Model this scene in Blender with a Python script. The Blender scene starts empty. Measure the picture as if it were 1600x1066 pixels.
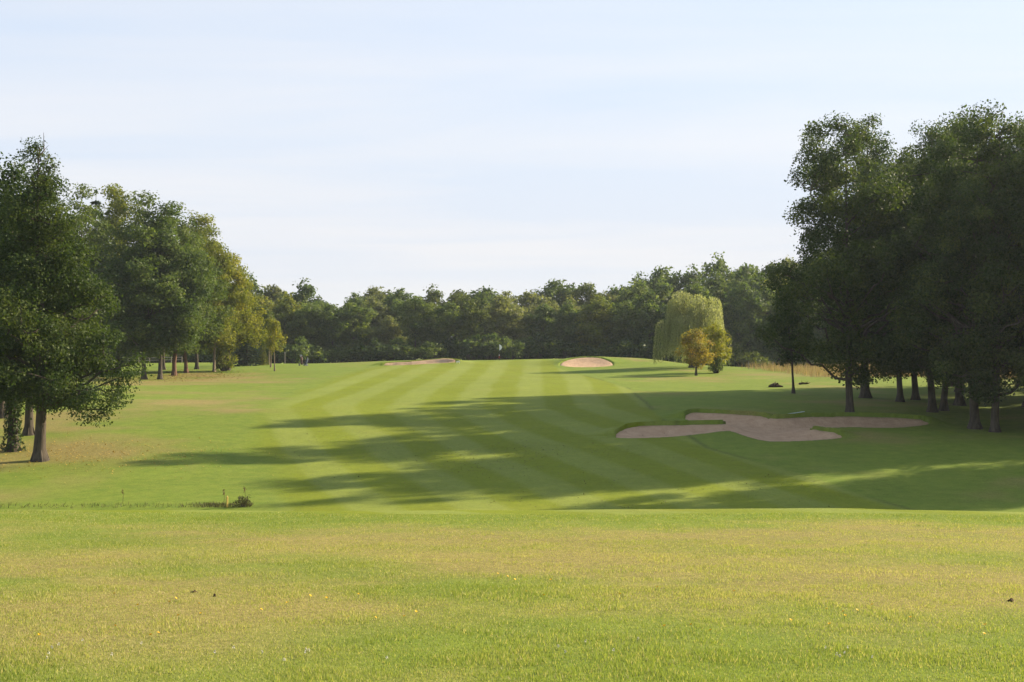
import bpy, math, random
import numpy as np
from mathutils import Vector
from mathutils.geometry import delaunay_2d_cdt

S = bpy.context.scene
COL = S.collection
R = math.radians

# ------------------------------------------------------------------ camera
cam_d = bpy.data.cameras.new('camera')
cam = bpy.data.objects.new('camera', cam_d)
COL.objects.link(cam)
cam.location = (0, 0, 7.0)
cam.rotation_euler = (R(90), 0, 0)
cam_d.lens = 45.0
cam_d.sensor_width = 36.0
cam_d.clip_start = 0.1
cam_d.clip_end = 6000
S.camera = cam

# ------------------------------------------------------------------ sky, sun, exposure
SUN_EL, SUN_AZ = 25.0, 63.0          # azimuth clockwise from +Y (the view direction)
W = bpy.data.worlds.new('World')
S.world = W
W.use_nodes = True
wt = W.node_tree
wt.nodes.clear()


def nd(t, kind, **kw):
    n = t.nodes.new(kind)
    for k, v in kw.items():
        if isinstance(v, (int, float, tuple)) and k in n.inputs:
            n.inputs[k].default_value = v
        else:
            setattr(n, k, v)
    return n


def math_n(t, op, a, b=None, clamp=False):
    n = t.nodes.new('ShaderNodeMath')
    n.operation = op
    n.use_clamp = clamp
    for i, v in enumerate((a, b)):
        if v is None:
            continue
        if isinstance(v, (int, float)):
            n.inputs[i].default_value = v
        else:
            t.links.new(v, n.inputs[i])
    return n.outputs[0]


def mix_c(t, fac, a, b, blend='MIX'):
    n = t.nodes.new('ShaderNodeMix')
    n.data_type = 'RGBA'
    n.blend_type = blend
    for sock, v in ((n.inputs[0], fac), (n.inputs[6], a), (n.inputs[7], b)):
        if isinstance(v, (int, float)):
            sock.default_value = v
        elif isinstance(v, tuple):
            sock.default_value = (*v, 1.0)
        else:
            t.links.new(v, sock)
    return n.outputs[2]


def ramp(t, fac, stops):
    n = t.nodes.new('ShaderNodeValToRGB')
    e = n.color_ramp.elements
    while len(e) < len(stops):
        e.new(0.5)
    for el, (p, c) in zip(e, stops):
        el.position = p
        el.color = (*c, 1.0) if isinstance(c, tuple) else (c, c, c, 1.0)
    t.links.new(fac, n.inputs[0])
    return n.outputs[0]


sky = nd(wt, 'ShaderNodeTexSky', sky_type='NISHITA', sun_disc=False, sun_elevation=R(SUN_EL),
         sun_rotation=R(SUN_AZ), altitude=60.0, air_density=1.0, dust_density=0.7, ozone_density=1.0)
tc = nd(wt, 'ShaderNodeTexCoord')
sp = nd(wt, 'ShaderNodeSeparateXYZ')
wt.links.new(tc.outputs['Generated'], sp.inputs[0])
zz = math_n(wt, 'ADD', math_n(wt, 'ABSOLUTE', sp.outputs[2]), 0.07)
cb = nd(wt, 'ShaderNodeCombineXYZ')
wt.links.new(math_n(wt, 'DIVIDE', sp.outputs[0], zz), cb.inputs[0])
wt.links.new(math_n(wt, 'DIVIDE', sp.outputs[1], zz), cb.inputs[1])
mp = nd(wt, 'ShaderNodeMapping')
mp.inputs['Rotation'].default_value = (0, 0, R(8))
mp.inputs['Scale'].default_value = (0.32, 0.85, 1.0)
mp.inputs['Location'].default_value = (0.35, 0.9, 0.0)
wt.links.new(cb.outputs[0], mp.inputs[0])
cn = nd(wt, 'ShaderNodeTexNoise', Scale=1.0, Detail=7.0, Roughness=0.55, Distortion=0.5)
wt.links.new(mp.outputs[0], cn.inputs['Vector'])
veil = ramp(wt, cn.outputs['Fac'], [(0.38, (3.22, 3.58, 4.22)), (0.62, (3.76, 3.85, 4.15))])
# thin cirrus layer: opacity follows the path length through a slab, thick near the horizon, thin overhead
path = math_n(wt, 'DIVIDE', -0.47, math_n(wt, 'ADD', math_n(wt, 'ABSOLUTE', sp.outputs[2]), 0.05))
skyc = mix_c(wt, math_n(wt, 'SUBTRACT', 1.0, math_n(wt, 'POWER', 2.718, path)), sky.outputs[0], veil)
hzf = math_n(wt, 'POWER', 2.718, math_n(wt, 'MULTIPLY', math_n(wt, 'ABSOLUTE', sp.outputs[2]), -13.0))
skyc = mix_c(wt, math_n(wt, 'MULTIPLY', hzf, .85), skyc, (3.95, 3.86, 3.74))
bg = nd(wt, 'ShaderNodeBackground', Strength=0.10)
wt.links.new(skyc, bg.inputs[0])
wo = nd(wt, 'ShaderNodeOutputWorld')
wt.links.new(bg.outputs[0], wo.inputs[0])

sun_d = bpy.data.lights.new('sun', 'SUN')
sun_d.energy = 5.0
sun_d.angle = R(0.53)
sun_d.color = (1.0, 0.85, 0.62)
sun = bpy.data.objects.new('sun', sun_d)
COL.objects.link(sun)
sdir = Vector((math.sin(R(SUN_AZ)) * math.cos(R(SUN_EL)), math.cos(R(SUN_AZ)) * math.cos(R(SUN_EL)), math.sin(R(SUN_EL))))
sun.rotation_euler = sdir.to_track_quat('Z', 'Y').to_euler()
sun.location = (60, 40, 60)

vs = S.view_settings
vs.view_transform = 'Standard'
vs.look = 'None'
vs.exposure = 1.2
vs.gamma = 1.0
S.cycles.use_denoising = True
S.cycles.max_bounces = 6
S.cycles.diffuse_bounces = 3
S.cycles.transmission_bounces = 4
S.cycles.transparent_max_bounces = 4
S.cycles.caustics_reflective = False
S.cycles.caustics_refractive = False

# ------------------------------------------------------------------ terrain shape
KD = np.array([-60, -10, 0, 6, 12, 20, 27, 30, 33, 38, 43, 47, 50, 58, 66, 77, 84, 97, 118, 140, 160, 175, 185, 196, 215, 250, 400, 1600.])
KZ = np.array([1.0, 1.3, 1.6, 1.95, 2.4, 3.05, 3.62, 3.97, 4.5, 5.7, 6.5, 6.52, 6.43, 6.0, 5.51, 4.89, 4.49, 4.22, 3.95, 3.62, 3.2, 2.85, 2.72, 2.95, 4.0, 5.0, 6.0, 6.0])


def pchip(x, X, Y):
    h = np.diff(X)
    m = np.diff(Y) / h
    s = np.zeros_like(Y)
    a, b = m[:-1], m[1:]
    w1, w2 = 2 * h[1:] + h[:-1], h[1:] + 2 * h[:-1]
    with np.errstate(all='ignore'):
        s[1:-1] = np.where(a * b > 0, (w1 + w2) / (w1 / a + w2 / b), 0)
    x = np.clip(x, X[0], X[-1])
    i = np.clip(np.searchsorted(X, x) - 1, 0, len(h) - 1)
    t = (x - X[i]) / h[i]
    return (2 * t**3 - 3 * t**2 + 1) * Y[i] + (t**3 - 2 * t**2 + t) * h[i] * s[i] + (-2 * t**3 + 3 * t**2) * Y[i + 1] + (t**3 - t**2) * h[i] * s[i + 1]


def sst(a, b, x):
    t = np.clip((x - a) / (b - a), 0, 1)
    return t * t * (3 - 2 * t)


def _hash(ix, iy, seed):
    n = (ix.astype(np.int64) * 374761393 + iy.astype(np.int64) * 668265263 + seed * 974711) & 0x7fffffff
    n = ((n ^ (n >> 13)) * 1274126177) & 0x7fffffff
    return ((n ^ (n >> 16)) & 0xffff) / 65535.0


def vnoise(x, y, seed=0):
    ix, iy = np.floor(x), np.floor(y)
    fx, fy = x - ix, y - iy
    fx, fy = fx * fx * (3 - 2 * fx), fy * fy * (3 - 2 * fy)
    a, b = _hash(ix, iy, seed), _hash(ix + 1, iy, seed)
    c, d = _hash(ix, iy + 1, seed), _hash(ix + 1, iy + 1, seed)
    return (a * (1 - fx) + b * fx) * (1 - fy) + (c * (1 - fx) + d * fx) * fy


def fbm(x, y, scale, octs=4, seed=0, rough=0.5):
    x, y = x / scale, y / scale
    v, amp, tot = 0, 1.0, 0
    for o in range(octs):
        v = v + amp * vnoise(x + 17.3 * o, y - 9.1 * o, seed + o)
        tot += amp
        amp *= rough
        x, y = x * 2.03, y * 2.03
    return v / tot


def base_ground(x, y):
    z = 7 - pchip(y, KD, KZ)
    z = z - 1.3 * sst(14, 34, x) * sst(150, 190, y) - 0.55 * sst(-12, -30, x) * sst(140, 180, y)
    g = lambda cx, cy, sx, sy: np.exp(-((x - cx) / sx)**2 - ((y - cy) / sy)**2)
    z = z + .55 * g(-8, 168, 4.5, 5) + .92 * g(9.6, 167, 5.2, 5.2) + .6 * g(17, 170, 5.5, 6)
    z = z + sst(35, 60, y) * (.09 * np.sin(x * .13 + y * .07) + .07 * np.sin(x * .21 - y * .11 + 1.3))
    z = z + .16 * (fbm(x, y, 7.0, 3, 15) - .5) * sst(16, 24, y) * sst(38, 33, y)
    z = z + 0.02 * (fbm(x, y, 2.5, 3, 5) - .5) * sst(1, 6, y) * (y < 60)
    return z


# bunker outlines in plan (metres), closed
BUNKERS = {
    'fairway': [(5.69, 70.2), (6.3, 72.05), (7.14, 73.2), (8.46, 73.55), (10.31, 73.65), (11.43, 73.75), (12.19, 73.85), (12.41, 74.55), (11.95, 75.15), (11.22, 76.1), (10.64, 77.4), (10.67, 78.45), (11.31, 79.35), (12.26, 79.1), (13.69, 78.25), (15.11, 77.5), (15.56, 76.45), (16.26, 76.5), (17.84, 77.25), (20.63, 77.85), (23.28, 77.6), (24.79, 76.4), (23.14, 74.65), (21.47, 74.05), (19.66, 74.2), (18.04, 73.65), (16.84, 72.6), (17.27, 71.2), (17.91, 69.7), (16.14, 68.7), (14.15, 68.2), (13.34, 68.75), (12.83, 70.3), (12.49, 71.8), (11.99, 72.2), (10.1, 70.85), (8.39, 69.95), (6.62, 69.7)],
    'green_right': [(6.2, 161.6), (6.6, 163.6), (8.0, 165.1), (9.8, 165.5), (11.4, 164.9), (12.5, 163.0), (12.6, 161.0), (11.4, 159.4), (9.2, 158.9), (7.2, 159.7)],
    'green_left': [(-17.0, 166.4), (-14.6, 166.6), (-12.4, 166.8), (-10.2, 167.2), (-8.5, 166.8), (-7.5, 165.8), (-7.8, 165.0), (-9.4, 164.6), (-12.4, 165.1), (-15.2, 165.9)],
}


def smooth_closed(pts, n=6):
    p = np.array(pts)
    out = []
    m = len(p)
    for i in range(m):
        a, b, c, d = p[i - 1], p[i], p[(i + 1) % m], p[(i + 2) % m]
        for k in range(n):
            t = k / n
            out.append(0.5 * (2 * b + (c - a) * t + (2 * a - 5 * b + 4 * c - d) * t * t + (3 * b - a - 3 * c + d) * t**3))
    return np.array(out)


BPOLY = {k: smooth_closed(v) for k, v in BUNKERS.items()}


def poly_dist(x, y, poly):
    """signed distance to outline (positive inside), and whether the nearest edge is on the far side"""
    d2 = np.full(x.shape, 1e9)
    fy = np.zeros(x.shape)
    inside = np.zeros(x.shape, bool)
    n = len(poly)
    cw = np.sum(poly[:, 0] * np.roll(poly[:, 1], -1) - np.roll(poly[:, 0], -1) * poly[:, 1])
    for i in range(n):
        a, b = poly[i], poly[(i + 1) % n]
        e = b - a
        l2 = max(e @ e, 1e-9)
        t = np.clip(((x - a[0]) * e[0] + (y - a[1]) * e[1]) / l2, 0, 1)
        dd = (x - a[0] - t * e[0])**2 + (y - a[1] - t * e[1])**2
        better = dd < d2
        d2 = np.where(better, dd, d2)
        ny = (-e[0] if cw > 0 else e[0]) / math.sqrt(l2)      # outward normal, y component
        fy = np.where(better, ny, fy)
        cond = ((a[1] > y) != (b[1] > y)) & (x < (b[0] - a[0]) * (y - a[1]) / (b[1] - a[1] + 1e-12) + a[0])
        inside ^= cond
    d = np.sqrt(d2)
    return np.where(inside, d, -d), fy


def near_box(x, y, poly, m=3.0):
    return (x > poly[:, 0].min() - m) & (x < poly[:, 0].max() + m) & (y > poly[:, 1].min() - m) & (y < poly[:, 1].max() + m)


LIP = {'fairway': 0.42, 'green_right': 0.20, 'green_left': 0.42}


def lip_add(name, sd, fy):
    """turf shoulder raised round the far edge of a bunker"""
    o = np.maximum(-sd, 0)
    return LIP[name] * sst(-0.1, 0.6, fy) * np.exp(-(o / 1.1)**2)


def ground(x, y, holes=False):
    x, y = np.atleast_1d(np.asarray(x, float)), np.atleast_1d(np.asarray(y, float))
    z = base_ground(x, y)
    for k, poly in BPOLY.items():
        m = near_box(x, y, poly)
        if m.any():
            sd, fy = poly_dist(x[m], y[m], poly)
            zz_ = z[m] + np.where(sd < 0, lip_add(k, sd, fy), LIP[k] * sst(-0.1, 0.6, fy) * np.exp(-(sd / .5)**2) if not holes else -0.55)
            z[m] = zz_
    return z


def gz(x, y):
    return float(ground(x, y)[0])


# fairway limits and the mown stripes
FD = np.array([40, 50, 58, 61, 66, 80, 97, 110, 136, 160, 178, 200.])
FR = np.array([18, 15.3, 13.4, 12, 10, 9, 9.6, 10, 8, 5.5, 5, 5.])
FL = np.array([-8, -9, -10.7, -11.5, -13, -15.5, -17, -17.5, -17.5, -17, -15, -14.])


def fields(x, y):
    wob = (fbm(x, y, 6, 3, 31) - .5) * 1.2
    fr, fl = np.interp(y, FD, FR), np.interp(y, FD, FL)
    fair = sst(-.15, .15, np.minimum(fr - x + wob * .25, (x - fl + wob) * .12)) * sst(45, 48, y) * sst(186, 178, y)
    fair = np.maximum(fair, sst(-.5, .5, y - 26.2 + .25 * np.minimum(x + 2, 0)) * (y < 46))
    u = np.where(y > 86, x - .02 * (y - 86), x + .25 * (y - 86) - .0012 * (86 - y)**2)
    ph = (u + .7 * (fbm(x, y, 7, 3, 77) - .5)) / 2.15
    stripe = np.clip(np.sin(ph * np.pi) * 3, -1, 1) * (.55 + .9 * (fbm(x, y, 5, 3, 78) - .15))
    # dry patches
    d = fbm(x, y, 3.2, 5, 3, .6) * .65 + fbm(x * .55, y, 9, 3, 11) * .5
    d = d + .14 * sst(8.5, 12, y) * sst(25, 19, y) - .12 * sst(21, 26, y) * (y < 46)
    dry = sst(.50, .86, d)
    far = y > 46
    lt = sst(-13, -22, x) * sst(46, 56, y) * sst(160, 120, y)
    dl = fbm(x, y, 7, 4, 23, .6)
    und = np.exp(-((x + 21) / 7)**2 - ((y - 63) / 5)**2) * 1.1 + np.exp(-((x + 34) / 6)**2 - ((y - 139) / 13)**2) * .9
    und = und + np.exp(-((x - 27) / 8)**2 - ((y - 84) / 14)**2) * .55 + np.exp(-((x - 30) / 10)**2 - ((y - 134) / 9)**2) * .8
    df = sst(.42, .75, dl * .8 + lt * .12 + und * .28)
    dry = np.where(far, df * (1 - .65 * fair), dry)
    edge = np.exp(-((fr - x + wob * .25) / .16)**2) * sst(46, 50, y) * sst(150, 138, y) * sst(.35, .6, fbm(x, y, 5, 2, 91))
    return fair, stripe, dry, edge


# ------------------------------------------------------------------ materials
def new_mat(name):
    m = bpy.data.materials.new(name)
    m.use_nodes = True
    t = m.node_tree
    t.nodes.clear()
    return m, t


def out(t, sh):
    o = t.nodes.new('ShaderNodeOutputMaterial')
    t.links.new(sh, o.inputs[0])


def attr(t, name):
    n = nd(t, 'ShaderNodeAttribute')
    n.attribute_name = name
    return n.outputs['Fac']


def pos_noise(t, scale, detail=4.0, rough=.55, stretch=None):
    g = nd(t, 'ShaderNodeNewGeometry')
    src = g.outputs['Position']
    if stretch:
        m = nd(t, 'ShaderNodeMapping')
        m.inputs['Scale'].default_value = stretch
        t.links.new(src, m.inputs[0])
        src = m.outputs[0]
    n = nd(t, 'ShaderNodeTexNoise', Scale=scale, Detail=detail, Roughness=rough)
    t.links.new(src, n.inputs['Vector'])
    return n.outputs['Fac']


def bump(t, h, strength, dist):
    b = nd(t, 'ShaderNodeBump', Strength=strength, Distance=dist)
    t.links.new(h, b.inputs['Height'])
    return b.outputs[0]


def principled(t, col, rough=.8, spec=.2, normal=None):
    p = nd(t, 'ShaderNodeBsdfPrincipled')
    p.inputs['Roughness'].default_value = rough
    p.inputs['Specular IOR Level'].default_value = spec
    if isinstance(col, tuple):
        p.inputs['Base Color'].default_value = (*col, 1)
    else:
        t.links.new(col, p.inputs['Base Color'])
    if normal is not None:
        t.links.new(normal, p.inputs['Normal'])
    return p.outputs[0]


GREEN, DRY = (.150, .190, .030), (.270, .205, .080)


def mat_ground():
    m, t = new_mat('turf')
    n1 = pos_noise(t, 1.3, 6, .6)
    n2 = pos_noise(t, 14.0, 4, .6)
    n3 = pos_noise(t, .22, 3)
    g = ramp(t, n1, [(.3, (.128, .188, .024)), (.7, (.186, .232, .034))])
    dryc = ramp(t, n2, [(.3, (.215, .165, .060)), (.7, (.310, .235, .095))])
    rough_c = mix_c(t, math_n(t, 'MULTIPLY', attr(t, 'dry'), .82), g, dryc)
    st = math_n(t, 'MULTIPLY_ADD', attr(t, 'stripe'), .5)
    st.node.inputs[2].default_value = .5
    light = ramp(t, n1, [(.25, (.184, .228, .039)), (.75, (.220, .256, .048))])
    dark = ramp(t, n1, [(.25, (.150, .192, .012)), (.75, (.186, .218, .015))])
    fc = mix_c(t, st, dark, light)
    fc = mix_c(t, math_n(t, 'MULTIPLY', attr(t, 'dry'), .5), fc, (.25, .215, .05))
    c = mix_c(t, attr(t, 'fair'), rough_c, fc)
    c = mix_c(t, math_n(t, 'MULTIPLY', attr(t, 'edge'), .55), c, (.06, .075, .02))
    c = mix_c(t, .5, c, ramp(t, n2, [(.25, .55), (.75, 1.3)]), 'MULTIPLY')
    c = mix_c(t, .4, c, ramp(t, pos_noise(t, 3.3, 5, .7), [(.3, .72), (.7, 1.2)]), 'MULTIPLY')
    c = mix_c(t, .35, c, ramp(t, n3, [(.3, .8), (.7, 1.15)]), 'MULTIPLY')
    h = math_n(t, 'ADD', pos_noise(t, 38.0, 3, .7), math_n(t, 'MULTIPLY', pos_noise(t, 4.0, 3), .8))
    out(t, principled(t, c, .95, .08, bump(t, h, .55, .03)))
    return m


def mat_sand():
    m, t = new_mat('bunker_sand')
    n = pos_noise(t, 2.0, 6, .6)
    c = ramp(t, n, [(.3, (.410, .270, .165)), (.7, (.520, .360, .230))])
    h = math_n(t, 'ADD', pos_noise(t, 9.0, 4, .6), pos_noise(t, 3.0, 2, .5, (1, .35, 1)))
    out(t, principled(t, c, .95, .1, bump(t, h, .8, .10)))
    return m


def mat_leaf(name, stops, trans=.36, tcol=1.5, spec=.13, rough=.55):
    m, t = new_mat(name)
    oi = nd(t, 'ShaderNodeObjectInfo')
    f = math_n(t, 'ADD', attr(t, 'tint'), math_n(t, 'MULTIPLY', math_n(t, 'SUBTRACT', oi.outputs['Random'], .5), .22), True)
    c = ramp(t, f, stops)
    pb = principled(t, c, rough, spec)
    tr = nd(t, 'ShaderNodeBsdfTranslucent')
    tcc = mix_c(t, 1.0, c, (tcol, tcol * 1.05, tcol * .45), 'MULTIPLY')
    t.links.new(tcc, tr.inputs[0])
    mx = nd(t, 'ShaderNodeMixShader')
    mx.inputs[0].default_value = trans
    t.links.new(pb, mx.inputs[1])
    t.links.new(tr.outputs[0], mx.inputs[2])
    out(t, mx.outputs[0])
    return m


def mat_bark(name, a, b, sc=6.0):
    m, t = new_mat(name)
    n = pos_noise(t, sc, 6, .65, (1, 1, .22))
    c = ramp(t, n, [(.3, a), (.7, b)])
    out(t, principled(t, c, .9, .15, bump(t, n, .9, .06)))
    return m


def mat_plain(name, col, rough=.6, spec=.3, var=.12, sc=20.0):
    m, t = new_mat(name)
    n = pos_noise(t, sc, 3)
    lo = tuple(c * (1 - var) for c in col)
    hi = tuple(min(1, c * (1 + var)) for c in col)
    out(t, principled(t, ramp(t, n, [(.3, lo), (.7, hi)]), rough, spec))
    return m


M = {
    'turf': mat_ground(), 'sand': mat_sand(),
    'oak': mat_leaf('oak_leaves', [(0, (.023, .043, .013)), (.5, (.045, .072, .019)), (1, (.098, .122, .030))]),
    'oak_light': mat_leaf('light_oak_leaves', [(0, (.040, .062, .014)), (.5, (.080, .105, .022)), (1, (.150, .165, .034))]),
    'lime': mat_leaf('dark_green_leaves', [(0, (.034, .060, .017)), (.5, (.068, .102, .025)), (1, (.125, .152, .038))]),
    'yellow': mat_leaf('turning_leaves', [(0, (.105, .130, .018)), (.45, (.185, .190, .024)), (1, (.330, .275, .030))], .42),
    'yellowgreen': mat_leaf('yellow_green_leaves', [(0, (.080, .105, .018)), (.5, (.145, .165, .026)), (1, (.250, .230, .036))], .42),
    'wood': mat_leaf('woodland_leaves', [(0, (.052, .084, .027)), (.5, (.094, .132, .038)), (1, (.172, .200, .056))], .42),
    'wood_pale': mat_leaf('pale_woodland_leaves', [(0, (.085, .105, .042)), (.5, (.150, .165, .062)), (1, (.240, .240, .095))], .42),
    'willow': mat_leaf('willow_leaves', [(0, (.165, .180, .090)), (.5, (.270, .285, .145)), (1, (.390, .390, .210))], .45),
    'rust': mat_leaf('rusty_leaves', [(0, (.130, .135, .028)), (.5, (.230, .190, .038)), (1, (.340, .200, .042))], .42),
    'spruce': mat_leaf('spruce_needles', [(0, (.018, .036, .020)), (.5, (.032, .056, .028)), (1, (.055, .080, .038))], .15),
    'ivy': mat_leaf('ivy_leaves', [(0, (.020, .040, .012)), (.5, (.040, .068, .018)), (1, (.085, .110, .035))], .2, 1.2, .12, .6),
    'blade': mat_leaf('grass_blades', [(0, (.150, .205, .042)), (.45, (.268, .302, .078)), (.7, (.380, .345, .140)), (1, (.540, .460, .250))], .42, 1.25, .15, .6),
    'straw': mat_leaf('dry_grass', [(0, (.230, .160, .090)), (1, (.430, .320, .200))], .3, 1.1, .1, .8),
    'weed': mat_leaf('ditch_weeds', [(0, (.035, .034, .018)), (.6, (.075, .070, .032)), (1, (.130, .120, .045))], .2),
    'litter': mat_leaf('leaf_litter', [(0, (.045, .036, .020)), (.45, (.150, .085, .030)), (1, (.440, .300, .050))], .15, 1.1, .2, .6),
    'bark': mat_bark('bark', (.036, .030, .024), (.105, .086, .066)),
    'bark_pale': mat_bark('pale_bark', (.130, .100, .072), (.270, .210, .150)),
    'bark_red': mat_bark('reddish_bark', (.075, .045, .032), (.190, .110, .075)),
    'yellow_paint': mat_plain('yellow_paint', (.62, .44, .10)),
    'white': mat_plain('white_paint', (.78, .78, .75), .5),
    'red': mat_plain('red_paint', (.45, .05, .04), .5),
    'cloth': mat_plain('white_flag_cloth', (.80, .80, .80), .8),
    'black': mat_plain('black_rubber', (.018, .018, .018), .7),
    'brown': mat_plain('brown_bag_fabric', (.090, .048, .036), .8),
    'slate': mat_plain('slate_blue_bag_fabric', (.090, .110, .150), .8),
    'steel': mat_plain('steel', (.42, .43, .45), .35, .6),
    'rake': mat_plain('pale_blue_paint', (.50, .60, .66), .5),
    'soil': mat_plain('dark_soil', (.060, .040, .026), .95, .1, .4, 9.0),
    'timber': mat_plain('weathered_timber', (.26, .23, .19), .85, .15, .25),
    'petal': mat_plain('yellow_petals', (.78, .50, .02), .6),
    'clover': mat_plain('white_clover', (.70, .66, .60), .7),
    'stem': mat_plain('flower_stem', (.12, .18, .04), .7),
}


# ------------------------------------------------------------------ mesh helpers
def mesh_np(name, V, F, mat, attrs=None, smooth=False):
    """V (n,3), F (m,k) with one face size"""
    me = bpy.data.meshes.new(name)
    V = np.ascontiguousarray(V, np.float32)
    F = np.ascontiguousarray(F, np.int32)
    m, k = F.shape
    me.vertices.add(len(V))
    me.vertices.foreach_set('co', V.ravel())
    me.loops.add(m * k)
    me.loops.foreach_set('vertex_index', F.ravel())
    me.polygons.add(m)
    me.polygons.foreach_set('loop_start', np.arange(0, m * k, k, dtype=np.int32))
    if smooth:
        me.polygons.foreach_set('use_smooth', np.ones(m, bool))
    for an, av in (attrs or {}).items():
        a = me.attributes.new(an, 'FLOAT', 'POINT')
        a.data.foreach_set('value', np.ascontiguousarray(av, np.float32))
    me.materials.append(mat)
    me.update(calc_edges=True)
    me.validate()
    return me


def link(name, me, parent=None, loc=None, label=None, cat=None, group=None, kind=None):
    o = bpy.data.objects.new(name, me)
    COL.objects.link(o)
    if parent is not None:
        o.parent = parent
    if loc is not None:
        o.location = loc
    for k, v in (('label', label), ('category', cat), ('group', group), ('kind', kind)):
        if v:
            o[k] = v
    return o


class Geo:
    """collects quads and triangles as quads-with-repeat-free polygons for small hand-built parts"""
    def __init__(self):
        self.v, self.f = [], []

    def add(self, V, F):
        b = len(self.v)
        self.v += [tuple(p) for p in V]
        self.f += [tuple(i + b for i in f) for f in F]

    def box(self, c, s, rot=None):
        c, s = Vector(c), Vector(s) / 2
        P = [Vector((x * s.x, y * s.y, z * s.z)) for z in (-1, 1) for x, y in ((-1, -1), (1, -1), (1, 1), (-1, 1))]
        if rot:
            P = [rot @ p for p in P]
        self.add([p + c for p in P], [(3, 2, 1, 0), (4, 5, 6, 7), (0, 1, 5, 4), (1, 2, 6, 5), (2, 3, 7, 6), (3, 0, 4, 7)])

    def tube(self, pts, rad, n=8, caps=True):
        V, F = tube_arrays(np.array(pts, float), np.array(rad, float), n)
        self.add(V, F.tolist())
        if caps:
            b = len(self.v) - len(V)
            self.f.append(tuple(b + i for i in reversed(range(n))))
            self.f.append(tuple(b + len(V) - n + i for i in range(n)))

    def build(self, name, mat, smooth=False):
        me = bpy.data.meshes.new(name)
        me.from_pydata(self.v, [], self.f)
        if smooth:
            me.polygons.foreach_set('use_smooth', np.ones(len(me.polygons), bool))
        me.materials.append(mat)
        me.update()
        return me


def tube_arrays(P, rad, n=8):
    T = np.gradient(P, axis=0)
    T /= np.linalg.norm(T, axis=1)[:, None] + 1e-9
    ref = np.where(np.abs(T[:, 2:3]) > .9, np.array([[1., 0, 0]]), np.array([[0, 0, 1.]]))
    ref[:] = ref[len(ref) // 2]
    A = np.cross(T, ref)
    A /= np.linalg.norm(A, axis=1)[:, None] + 1e-9
    B = np.cross(T, A)
    a = np.linspace(0, 2 * np.pi, n, endpoint=False)
    V = P[:, None] + rad[:, None, None] * (np.cos(a)[None, :, None] * A[:, None] + np.sin(a)[None, :, None] * B[:, None])
    F = []
    for i in range(len(P) - 1):
        for j in range(n):
            k = (j + 1) % n
            F.append((i * n + j, i * n + k, (i + 1) * n + k, (i + 1) * n + j))
    return V.reshape(-1, 3), np.array(F)


def join_tubes(tubes):
    V, F, b = [], [], 0
    for P, r, n in tubes:
        v, f = tube_arrays(np.asarray(P, float), np.asarray(r, float), n)
        V.append(v)
        F.append(f + b)
        b += len(v)
    return np.concatenate(V), np.concatenate(F)


def unit(v):
    return v / (np.linalg.norm(v, axis=-1, keepdims=True) + 1e-9)


def leaf_quads(P, N, L, rng, aspect=.62, axis=None):
    """folded rhombus leaves at P facing N, length L; axis = preferred long direction"""
    n = len(P)
    A = rng.normal(size=(n, 3)) if axis is None else axis + .35 * rng.normal(size=(n, 3))
    T = unit(A - (A * N).sum(1, keepdims=True) * N)
    B = np.cross(N, T)
    L = np.broadcast_to(np.asarray(L, float), (n,))[:, None]
    h = L / 2
    V = np.stack([P - T * h, P + B * h * aspect + N * L * .13, P + T * h, P - B * h * aspect + N * L * .13], 1)
    F = np.arange(4 * n).reshape(n, 4)
    return V.reshape(-1, 3), F


def crown_leaves(C, Rr, rng, per, L, squash=.8, tint=None, stray=.05):
    """leaf clumps: centres C, radii Rr, leaves per clump (for radius 1)"""
    cnt = np.maximum(12, (per * Rr**2).astype(int))
    idx = np.repeat(np.arange(len(C)), cnt)
    n = len(idx)
    sub = rng.normal(size=(len(C), 4, 3))
    sub = unit(sub) * .48
    sc = sub[idx, rng.integers(0, 4, n)]
    d = unit(rng.normal(size=(n, 3)))
    u = rng.random(n)**.45
    rr = .66 * u
    st = rng.random(n) < stray
    rr = np.where(st, rr * 1.35, rr)
    off = sc + d * rr[:, None]
    off[:, 2] *= squash
    P = C[idx] + off * Rr[idx][:, None]
    N = unit(unit(off) * .75 + np.array([0, 0, .45]) + .75 * rng.normal(size=(n, 3)))
    V, F = leaf_quads(P, N, L * (.55 + .95 * rng.random(n)**1.5), rng)
    ct = rng.random(len(C)) if tint is None else tint
    tv = np.clip(.5 * ct[idx] + .5 * rng.random(n), 0, 1)
    return V, F, np.repeat(tv, 4)


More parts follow.
